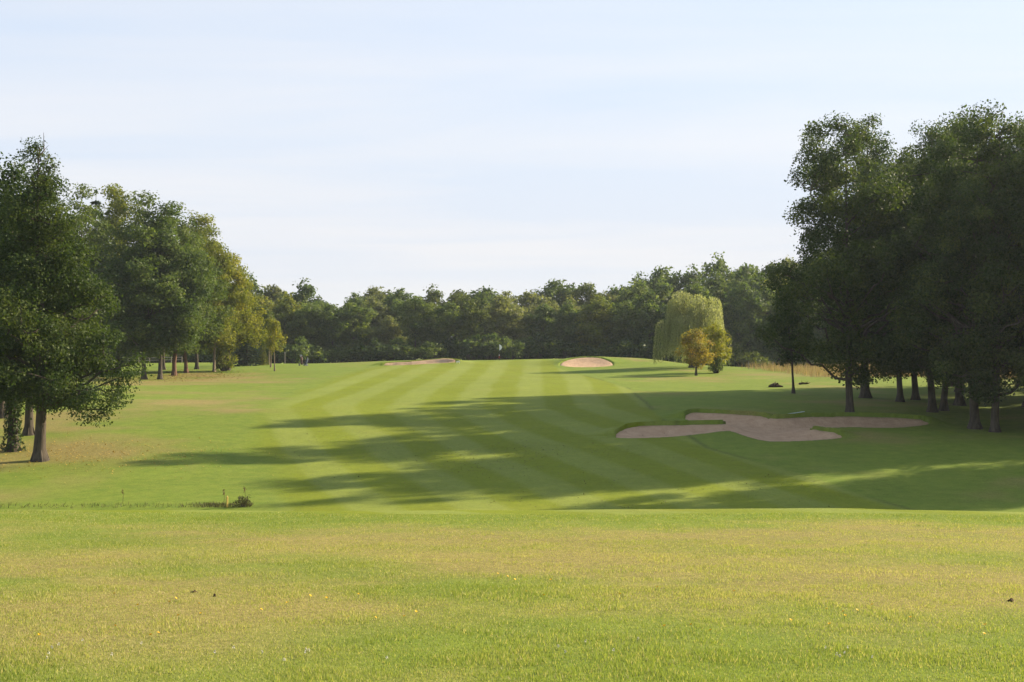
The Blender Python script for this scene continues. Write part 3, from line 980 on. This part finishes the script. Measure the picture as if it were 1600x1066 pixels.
def place_shrub(pair, x, y, label, s=1.0, sz=None, rot=0, leaf=None, group=None, name='shrub'):
    e = link(name, None, loc=(x, y, gz(x, y)), label=label, cat='shrub', group=group)
    e.scale = (s, s, sz or s)
    e.rotation_euler = (0, 0, rot)
    for n, me, mt in (('stems', pair[0], None), ('foliage', pair[1], leaf)):
        o = link(n, me, e)
        if mt:
            o.material_slots[0].link = 'OBJECT'
            o.material_slots[0].material = M[mt]


shA = make_shrub(81, 2.6, 1.5, 34, .6, 150, .20, 'wood')
shB = make_shrub(82, 3.4, 2.2, 40, .8, 90, .34, 'wood')
place_shrub(shA, -33.6, 149.3, 'olive-brown bush between the last two trunks of the left grove', s=.95, sz=1.05, leaf='yellowgreen')
place_shrub(shA, 22.6, 141.4, 'dense green bush at the foot of the small yellow-green tree', s=.62, sz=.80)
place_shrub(shB, 21.6, 209.5, 'dark bush just left of the willow in front of the far wood', s=1.2, sz=1.0, leaf='oak')
px = -100
while px < 1720:
    d = 199 + rs.uniform(-3, 5)
    x = (px - 800) / 2000 * d
    if px < 1225 or px > 1240:
        place_shrub(shB, x, d, 'low bush at the foot ' + band(px), s=1.0 + .5 * rs.random(), sz=.7 + .6 * rs.random(), rot=rs.random() * 6, leaf=rs.choice([None, None, 'oak_light', 'oak']), group='undergrowth ' + band(px))
    px += rs.uniform(24, 36)

# ------------------------------------------------------------------ grass and other stuff
def blades(P, h, w, rng, lean=.45, z=None):
    n = len(P)
    a = rng.random(n) * 6.283
    D = np.stack([np.cos(a), np.sin(a), np.zeros(n)], 1)
    b = rng.random(n) * 6.283
    l = lean * rng.random(n)
    T = np.stack([np.cos(b) * l, np.sin(b) * l, np.ones(n)], 1)
    V = np.stack([P - D * w[:, None] / 2, P + D * w[:, None] / 2, P + T * h[:, None]], 1)
    return V.reshape(-1, 3), np.arange(3 * n).reshape(n, 3)


def build_grass():
    rng = np.random.default_rng(91)
    parts = []
    for y0, y1, dens in ((5.2, 9, 5200), (9, 13, 3300), (13, 19, 1700), (19, 26, 850), (26, 31.5, 450)):
        area = .46 * (y1 * y1 - y0 * y0) + 4.4 * (y1 - y0)
        n = int(area * dens)
        y = np.sqrt(y0 * y0 + rng.random(n) * (y1 * y1 - y0 * y0))
        x = (rng.random(n) * 2 - 1) * (.46 * y + 2.2)
        parts.append(np.stack([x, y], 1))
    Q = np.concatenate(parts)
    x, y = Q.T
    z = ground(x, y)
    fr_, _, dry, _ = fields(x, y)
    tuft = fbm(x, y, .45, 3, 44)
    n = len(x)
    h = (.014 + .020 * rng.random(n)) * (.75 + .7 * sst(.4, .75, tuft)) * (1 - .25 * dry) * (1 - .72 * fr_)
    w = (.0042 + .0030 * rng.random(n)) * (1 + .045 * np.maximum(y - 7, 0))
    V, F = blades(np.stack([x, y, z - .004], 1), h, w, rng, .8)
    t = .22 + .42 * (rng.random(n) - .5) + .34 * dry + .25 * (fbm(x, y, 1.1, 3, 51) - .5)
    t = np.where(rng.random(n) < .10 + .12 * dry, .72 + .28 * rng.random(n), t)
    link('grass', mesh_np('grass', V, F, M['blade'], {'tint': np.repeat(np.clip(t, 0, 1), 3)}), label='short mown rough grass with dry patches in the foreground', kind='stuff')


build_grass()


def scatter(name, n, fx, fy, hr, wr, mat, label, seed, keep=None, tintf=None, lean=.5):
    rng = np.random.default_rng(seed)
    x = fx[0] + (fx[1] - fx[0]) * rng.random(n)
    y = fy[0] + (fy[1] - fy[0]) * rng.random(n)
    if keep is not None:
        m = keep(x, y, rng)
        x, y = x[m], y[m]
    n = len(x)
    V, F = blades(np.stack([x, y, ground(x, y) - .01], 1), hr[0] + (hr[1] - hr[0]) * rng.random(n), wr[0] + (wr[1] - wr[0]) * rng.random(n), rng, lean)
    link(name, mesh_np(name, V, F, M[mat], {'tint': np.repeat(rng.random(n), 3)}), label=label, kind='stuff')


scatter('tall_dry_grass', 60000, (27, 82), (127, 156), (.5, 1.05), (.025, .05), 'straw', 'tall dry pinkish grass beyond the right-hand trees', 92,
        keep=lambda x, y, r: (x > 28 + .75 * (y - 129) * 0 + 9 * (fbm(x, y, 9, 3, 61) - .4)) & (y > 131 + 6 * (fbm(x, y, 6, 3, 62) - .5)) & (r.random(len(x)) < .35 + .65 * sst(34, 44, x)))
scatter('ditch_grass', 9000, (-26, -10.1), (49.3, 50.2), (.03, .17), (.012, .03), 'weed', 'dark brownish weeds along the ditch edge', 93,
        keep=lambda x, y, r: r.random(len(x)) < .10 + .90 * sst(-13.5, -11.3, x)**2, lean=.9)


def litter(name, n, cx, cy, sx, sy, size, seed, label, lo, hi, mask=None):
    rng = np.random.default_rng(seed)
    x, y = cx + sx * rng.normal(size=n), cy + sy * rng.normal(size=n)
    if mask is not None:
        k = mask(x, y, rng)
        x, y = x[k], y[k]
    n = len(x)
    P = np.stack([x, y, ground(x, y) + .02 + .02 * rng.random(n)], 1)
    N = unit(np.array([.25, .1, 1.]) + .25 * rng.normal(size=(n, 3)))
    V, F = leaf_quads(P, N, size * (.6 + .8 * rng.random(n)), rng, .8)
    link(name, mesh_np(name, V, F, M['litter'], {'tint': np.repeat(lo + (hi - lo) * rng.random(n), 4)}), label=label, kind='stuff')


litter('fallen_leaves', 1500, -22, 63, 4.5, 2.8, .075, 94, 'yellow fallen leaves on the grass under the nearest oak', .80, 1.0)
litter('fallen_leaves', 1500, -34.5, 138, 3.0, 7, .11, 95, 'reddish fallen leaves under the left grove', .2, .85)
litter('turf_debris', 6500, 0, 62, 11, 9, .055, 96, 'dark specks of turf debris on the mown fairway', 0, .12,
       mask=lambda x, y, r: (y > 49.5) & (y < 100) & (fields(x, y)[0] > .5) & (r.random(len(x)) < .15 + .85 * sst(.45, .7, fbm(x, y, 5, 3, 71))))

# ------------------------------------------------------------------ small things
# flagstick on the green
fx, fy_ = -1.83, 182.6
fl = link('flagstick', None, loc=(fx, fy_, gz(fx, fy_)), label='golf flagstick with limp white flag standing on the green', cat='flag')
g = Geo(); g.tube([(0, 0, -.1), (0, 0, 1.2), (0, 0, 2.3)], [.022, .020, .016], 8); link('pole', g.build('pole', M['black']), fl)
for a, b, mt in ((.42, .62, 'red'), (.62, .84, 'white'), (.30, .42, 'red')):
    g = Geo(); g.tube([(0, 0, a + .002), (0, 0, b - .002)], [.035, .035], 8); link('band', g.build('band', M[mt]), fl)
V, F = [], []
for i in range(9):
    u = i / 8
    for j in range(9):
        v = j / 8
        wdt = .34 * (math.sin(math.pi * min(1, .12 + .92 * v)) ** .8) + .05
        V.append((.02 + u * wdt, .06 * math.sin(u * 9 + v * 2) * u, 2.28 - .78 * v - .10 * u))
for i in range(8):
    for j in range(8):
        a = i * 9 + j
        F.append((a, a + 9, a + 10, a + 1))
me = mesh_np('cloth', np.array(V), np.array(F), M['cloth'], smooth=True)
link('cloth', me, fl)


def trolley(x, y, rot, label, bagmat, s=1.0):
    e = link('golf_trolley', None, loc=(x, y, gz(x, y)), label=label, cat='golf trolley', group='golf trolleys left of the green')
    e.rotation_euler = (0, 0, rot)
    e.scale = (s, s, s)
    for sx in (-.30, .30):
        w_ = link('wheel', None, e)
        g = Geo()
        a = np.linspace(0, 2 * np.pi, 17)
        g.tube([(sx, .16 * math.cos(t), .17 + .16 * math.sin(t)) for t in a], [.03] * 17, 6, False)
        link('tyre', g.build('tyre', M['black'], True), w_)
        g = Geo(); g.tube([(sx - .02, 0, .17), (sx + .02, 0, .17)], [.12, .12], 12); link('rim', g.build('rim', M['steel']), w_)
    g = Geo()
    g.tube([(-.30, 0, .17), (.30, 0, .17)], [.014, .014], 6)
    g.tube([(0, -.10, .17), (0, .05, .30), (0, .32, 1.02), (0, .52, 1.12)], [.02] * 4, 6)
    g.tube([(0, -.10, .17), (0, -.42, .06)], [.016, .016], 6)
    link('frame', g.build('frame', M['steel']), e)
    g = Geo()
    g.tube([(0, -.10, .20), (0, -.06, .28), (0, .10, .72), (0, .20, 1.0), (0, .22, 1.06)], [.13, .16, .155, .17, .15], 12)
    link('bag', g.build('bag', M[bagmat], True), e)
    for k in range(6):
        a = k * 1.05
        p = Vector((.08 * math.cos(a), .22 + .06 * math.sin(a), 1.0))
        q = p + Vector((.03 * math.cos(a), .08, .22 + .05 * (k % 3)))
        g = Geo(); g.tube([p, q], [.008, .008], 5); g.box(q, (.09, .04, .05)); link('club', g.build('club', M['steel']), e)
    g = Geo(); g.tube([(-.11, .50, 1.12), (.11, .50, 1.12)], [.02, .02], 6); link('handle', g.build('handle', M['black']), e)


trolley(-27.6, 168.0, .5, 'golf trolley carrying a dark brown bag, left of the green', 'brown', 1.1)
trolley(-27.05, 168.2, -.9, 'golf trolley with slate blue bag right beside the brown bag trolley', 'slate', .8)

# white marker plate, stake, rake, posts, rail
e = link('tee_marker', None, loc=(-6.9, 163.9, gz(-6.9, 163.9)), label='small low white marker beside the right end of the dark bunker', cat='marker')
g = Geo(); g.box((0, 0, .24), (.46, .05, .20), Vector((1, 0, 0)).rotation_difference(Vector((1, 0, .12))).to_matrix()); link('plate', g.build('plate', M['white']), e)
for sx in (-.15, .15):
    g = Geo(); g.tube([(sx, .03, -.08), (sx, .03, .2)], [.018, .018], 6); link('foot', g.build('foot', M['white']), e)

e = link('hazard_stake', None, loc=(-10.99, 49.35, gz(-10.99, 49.35)), label='short yellow stake at the ditch beside the dark bush', cat='stake')
g = Geo(); g.tube([(0, 0, -.15), (.01, 0, .40), (.012, 0, .44)], [.040, .038, .022], 8); link('post', g.build('post', M['yellow_paint']), e)

wb = make_shrub(83, .5, .34, 26, .13, 900, .055, 'weed')
place_shrub(wb, -10.40, 49.5, 'low dark bush growing in the ditch beside the yellow stake', name='ditch_bush')


def stalk(x, y, h, label, seed):
    rng = np.random.default_rng(seed)
    e = link('dry_stalk', None, loc=(x, y, gz(x, y)), label=label, cat='plant', group='dry stalks along the ditch')
    g = Geo(); g.tube([(0, 0, -.05), (.02, 0, h * .5), (.01, .02, h)], [.008, .007, .004], 5); link('stem', g.build('stem', M['soil']), e)
    n = 40
    P = np.stack([.02 * rng.normal(size=n), .02 * rng.normal(size=n), h * (.72 + .32 * rng.random(n))], 1)
    V, F = leaf_quads(P, unit(rng.normal(size=(n, 3))), .045, rng)
    link('seed_head', mesh_np('seed_head', V, F, M['litter'], {'tint': np.repeat(.25 + .2 * rng.random(n), 4)}), e)


stalk(-15.3, 50.3, .55, 'lone dry stalk on the grass left of the ditch bush', 1)
stalk(-11.17, 49.6, .62, 'dry stalk just left of the yellow stake', 2)
stalk(-10.36, 49.6, .72, 'dry stalk rising out of the dark ditch bush', 3)

e = link('bunker_rake', None, loc=(16.0, 77.15, gz(16.0, 77.15) + .10), label='pale blue rake lying on the back lip of the large bunker', cat='rake')
dx, dy = 1.75, .55
dz = gz(16 + dx, 77.15 + dy) - gz(16.0, 77.15)
g = Geo(); g.tube([(0, 0, 0), (dx, dy, dz)], [.022, .022], 6); link('handle', g.build('handle', M['rake']), e)
g = Geo(); g.box((0, 0, 0), (.05, .55, .05)); link('head', g.build('head', M['rake']), e)
for k in range(9):
    g = Geo(); g.tube([(0, -.24 + .06 * k, -.02), (-.02, -.24 + .06 * k, -.10)], [.007, .005], 4); link('tine', g.build('tine', M['steel']), e)

for x, y, h, lab in ((27.9, 150.8, .85, 'thin pale post at the wood edge, left of two beyond the willow'), (31.0, 152.0, .85, 'thin pale post at the wood edge, right of two beyond the willow'), (-33.0, 186.0, 1.7, 'thin grey post before the far wood right of the young trees')):
    e = link('post', None, loc=(x, y, gz(x, y)), label=lab, cat='post')
    g = Geo(); g.tube([(0, 0, -.1), (0, 0, h)], [.05, .045], 8); link('shaft', g.build('shaft', M['timber']), e)
    g = Geo(); g.tube([(0, 0, h + .002), (0, 0, h + .04)], [.055, .02], 8); link('cap', g.build('cap', M['timber']), e)

e = link('rail_fence', None, loc=(-57, 190, gz(-57, 190)), label='low pale rail fence seen under the crowns of the left grove', cat='fence')
for k in range(6):
    g = Geo(); xk = k * 1.6; zk = gz(-57 + xk, 190) - gz(-57, 190)
    g.box((xk, 0, zk + .4), (.09, .09, 1.0)); link('fence_post', g.build('fence_post', M['timber']), e)
for hh in (.45, .80):
    g = Geo(); z1 = gz(-49, 190) - gz(-57, 190)
    g.box((4.0, -.06, hh + z1 / 2), (8.2, .04, .10), Vector((8, 0, 0)).rotation_difference(Vector((8, 0, z1))).to_matrix()); link('rail', g.build('rail', M['timber']), e)


def lump(name, x, y, sx, sy, sz, label, cat, seed, n=16):
    rng = np.random.default_rng(seed)
    V, F = [], []
    for i in range(7):
        t = i / 6
        r = math.cos(t * 1.45)
        for j in range(n):
            a = j / n * 6.2832
            k = 1 + .30 * rng.normal() * (.5 + t)
            V.append((sx * r * math.cos(a) * k, sy * r * math.sin(a) * k, sz * (math.sin(t * 1.45) * (1 + .30 * rng.normal()) - .12)))
    for i in range(6):
        for j in range(n):
            k = (j + 1) % n
            F.append((i * n + j, i * n + k, (i + 1) * n + k, (i + 1) * n + j))
    link(name, mesh_np(name, np.array(V), np.array(F), M['soil'], smooth=False), loc=(x, y, gz(x, y)), label=label, cat=cat)


lump('earth_mound', 23.44, 113.8, .60, .5, .34, 'dark earth mound left of the small curved-trunk oak', 'mound', 1)
lump('earth_clod', -3.08, 12.4, .032, .025, .018, 'dark clod of earth in the foreground grass, larger of two', 'clod', 2, 10)
lump('earth_clod', -2.8, 12.05, .013, .015, .026, 'small dark clod of earth right of the larger foreground clod', 'clod', 3, 10)
lump('earth_clod', 4.56, 11.7, .026, .03, .026, 'brown clod of earth in the grass at the right edge', 'clod', 4, 10)
e = link('fallen_branch', None, loc=(26.85, 117.75, gz(26.85, 117.75)), label='dark fallen branch on the lit grass right of the curved-trunk oak', cat='branch')
g = Geo(); g.tube([(-.45, 0, .06), (-.1, .05, .12), (.3, 0, .10), (.6, .1, .16)], [.10, .09, .07, .03], 8); link('limb', g.build('limb', M['soil'], True), e)
for a, b in (((-.1, .05, .12), (-.2, .2, .36)), ((.2, 0, .1), (.35, -.2, .30)), ((.3, 0, .1), (.2, .2, .28))):
    g = Geo(); g.tube([a, b], [.03, .01], 5); link('twig', g.build('twig', M['soil']), e)

# little flowers in the foreground
def flower_mesh(kind):
    rng = np.random.default_rng(7)
    g = Geo()
    if kind == 'yellow':
        for ring, (r, z, n) in enumerate(((.014, .0, 12), (.009, .003, 9))):
            for k in range(n):
                a = k / n * 6.283 + ring * .2
                c, s = math.cos(a), math.sin(a)
                w_ = .0035
                g.add([(0, 0, z), (c * r * .6 - s * w_, s * r * .6 + c * w_, z + .002), (c * r, s * r, z + .004), (c * r * .6 + s * w_, s * r * .6 - c * w_, z + .002)], [(0, 1, 2, 3)])
        return g.build('petals', M['petal'])
    for k in range(26):
        d = unit(rng.normal(size=3) + np.array([0, 0, .5]))
        p = Vector(d * .009)
        q = Vector(d * .004)
        t = Vector(unit(np.cross(d, rng.normal(size=3)))) * .003
        g.add([q, p + t, p * 1.2, p - t], [(0, 1, 2, 3)])
    return g.build('petals', M['clover'])


g = Geo(); g.tube([(0, 0, -.005), (.002, 0, .5), (0, 0, 1.0)], [.0016, .0014, .0012], 5); stem_me = g.build('stem', M['stem'])
FM = {'yellow': flower_mesh('yellow'), 'clover': flower_mesh('clover')}


def flower(kind, x, y, h):
    yl = kind == 'yellow'
    e = link('yellow_flower' if yl else 'clover_flower', None, loc=(x, y, gz(x, y)), cat='flower',
             label='tiny yellow flower in the foreground rough grass' if yl else 'tiny white clover head in the foreground rough grass', group='yellow flowers in the rough' if yl else 'white clover in the rough')
    e.rotation_euler = (rs.uniform(-.2, .2), rs.uniform(-.2, .2), rs.random() * 6)
    s = link('stem', stem_me, e)
    s.scale = (1, 1, h)
    p = link('petals', FM[kind], e, (0, 0, h))
    p.scale = (1.0,) * 3
    p.rotation_euler = (-.5, 0, 0)


rf = random.Random(12)
centers = [(-3.0, 11.2), (-2.6, 10.6), (-3.7, 9.2), (-2.3, 9.6), (-1.6, 11.4), (.5, 11.8), (1.2, 9.5), (2.6, 9.9), (2.9, 10.6), (3.6, 9.5), (-3.4, 8.4), (-.9, 10.4), (0.0, 13.4), (1.9, 12.6), (4.2, 9.2)]
for cx, cy in centers:
    for k in range(rf.choice([2, 3, 4, 5])):
        flower('yellow', cx + rf.gauss(0, .28), cy + rf.gauss(0, .3), rf.uniform(.035, .06))
for k in range(26):
    cx, cy = rf.choice([(-3.0, 8.6), (-2.6, 8.9), (-1.6, 8.5), (2.3, 8.6), (.6, 9.0)])
    flower('clover', cx + rf.gauss(0, .35), cy + rf.gauss(0, .25), rf.uniform(.03, .045))

# ------------------------------------------------------------------ haze: thin even morning air over the whole course
hz, t = new_mat('haze_air')
pv = nd(t, 'ShaderNodeVolumePrincipled')
pv.inputs['Color'].default_value = (.82, .91, 1.0, 1)
pv.inputs['Density'].default_value = .00017
pv.inputs['Anisotropy'].default_value = .35
o = t.nodes.new('ShaderNodeOutputMaterial')
t.links.new(pv.outputs[0], o.inputs['Volume'])
g = Geo()
g.box((0, 785, 14.5), (14400, 1690, 32))
hb = link('haze', g.build('haze', hz), label='thin pale haze over the golf course', kind='stuff')
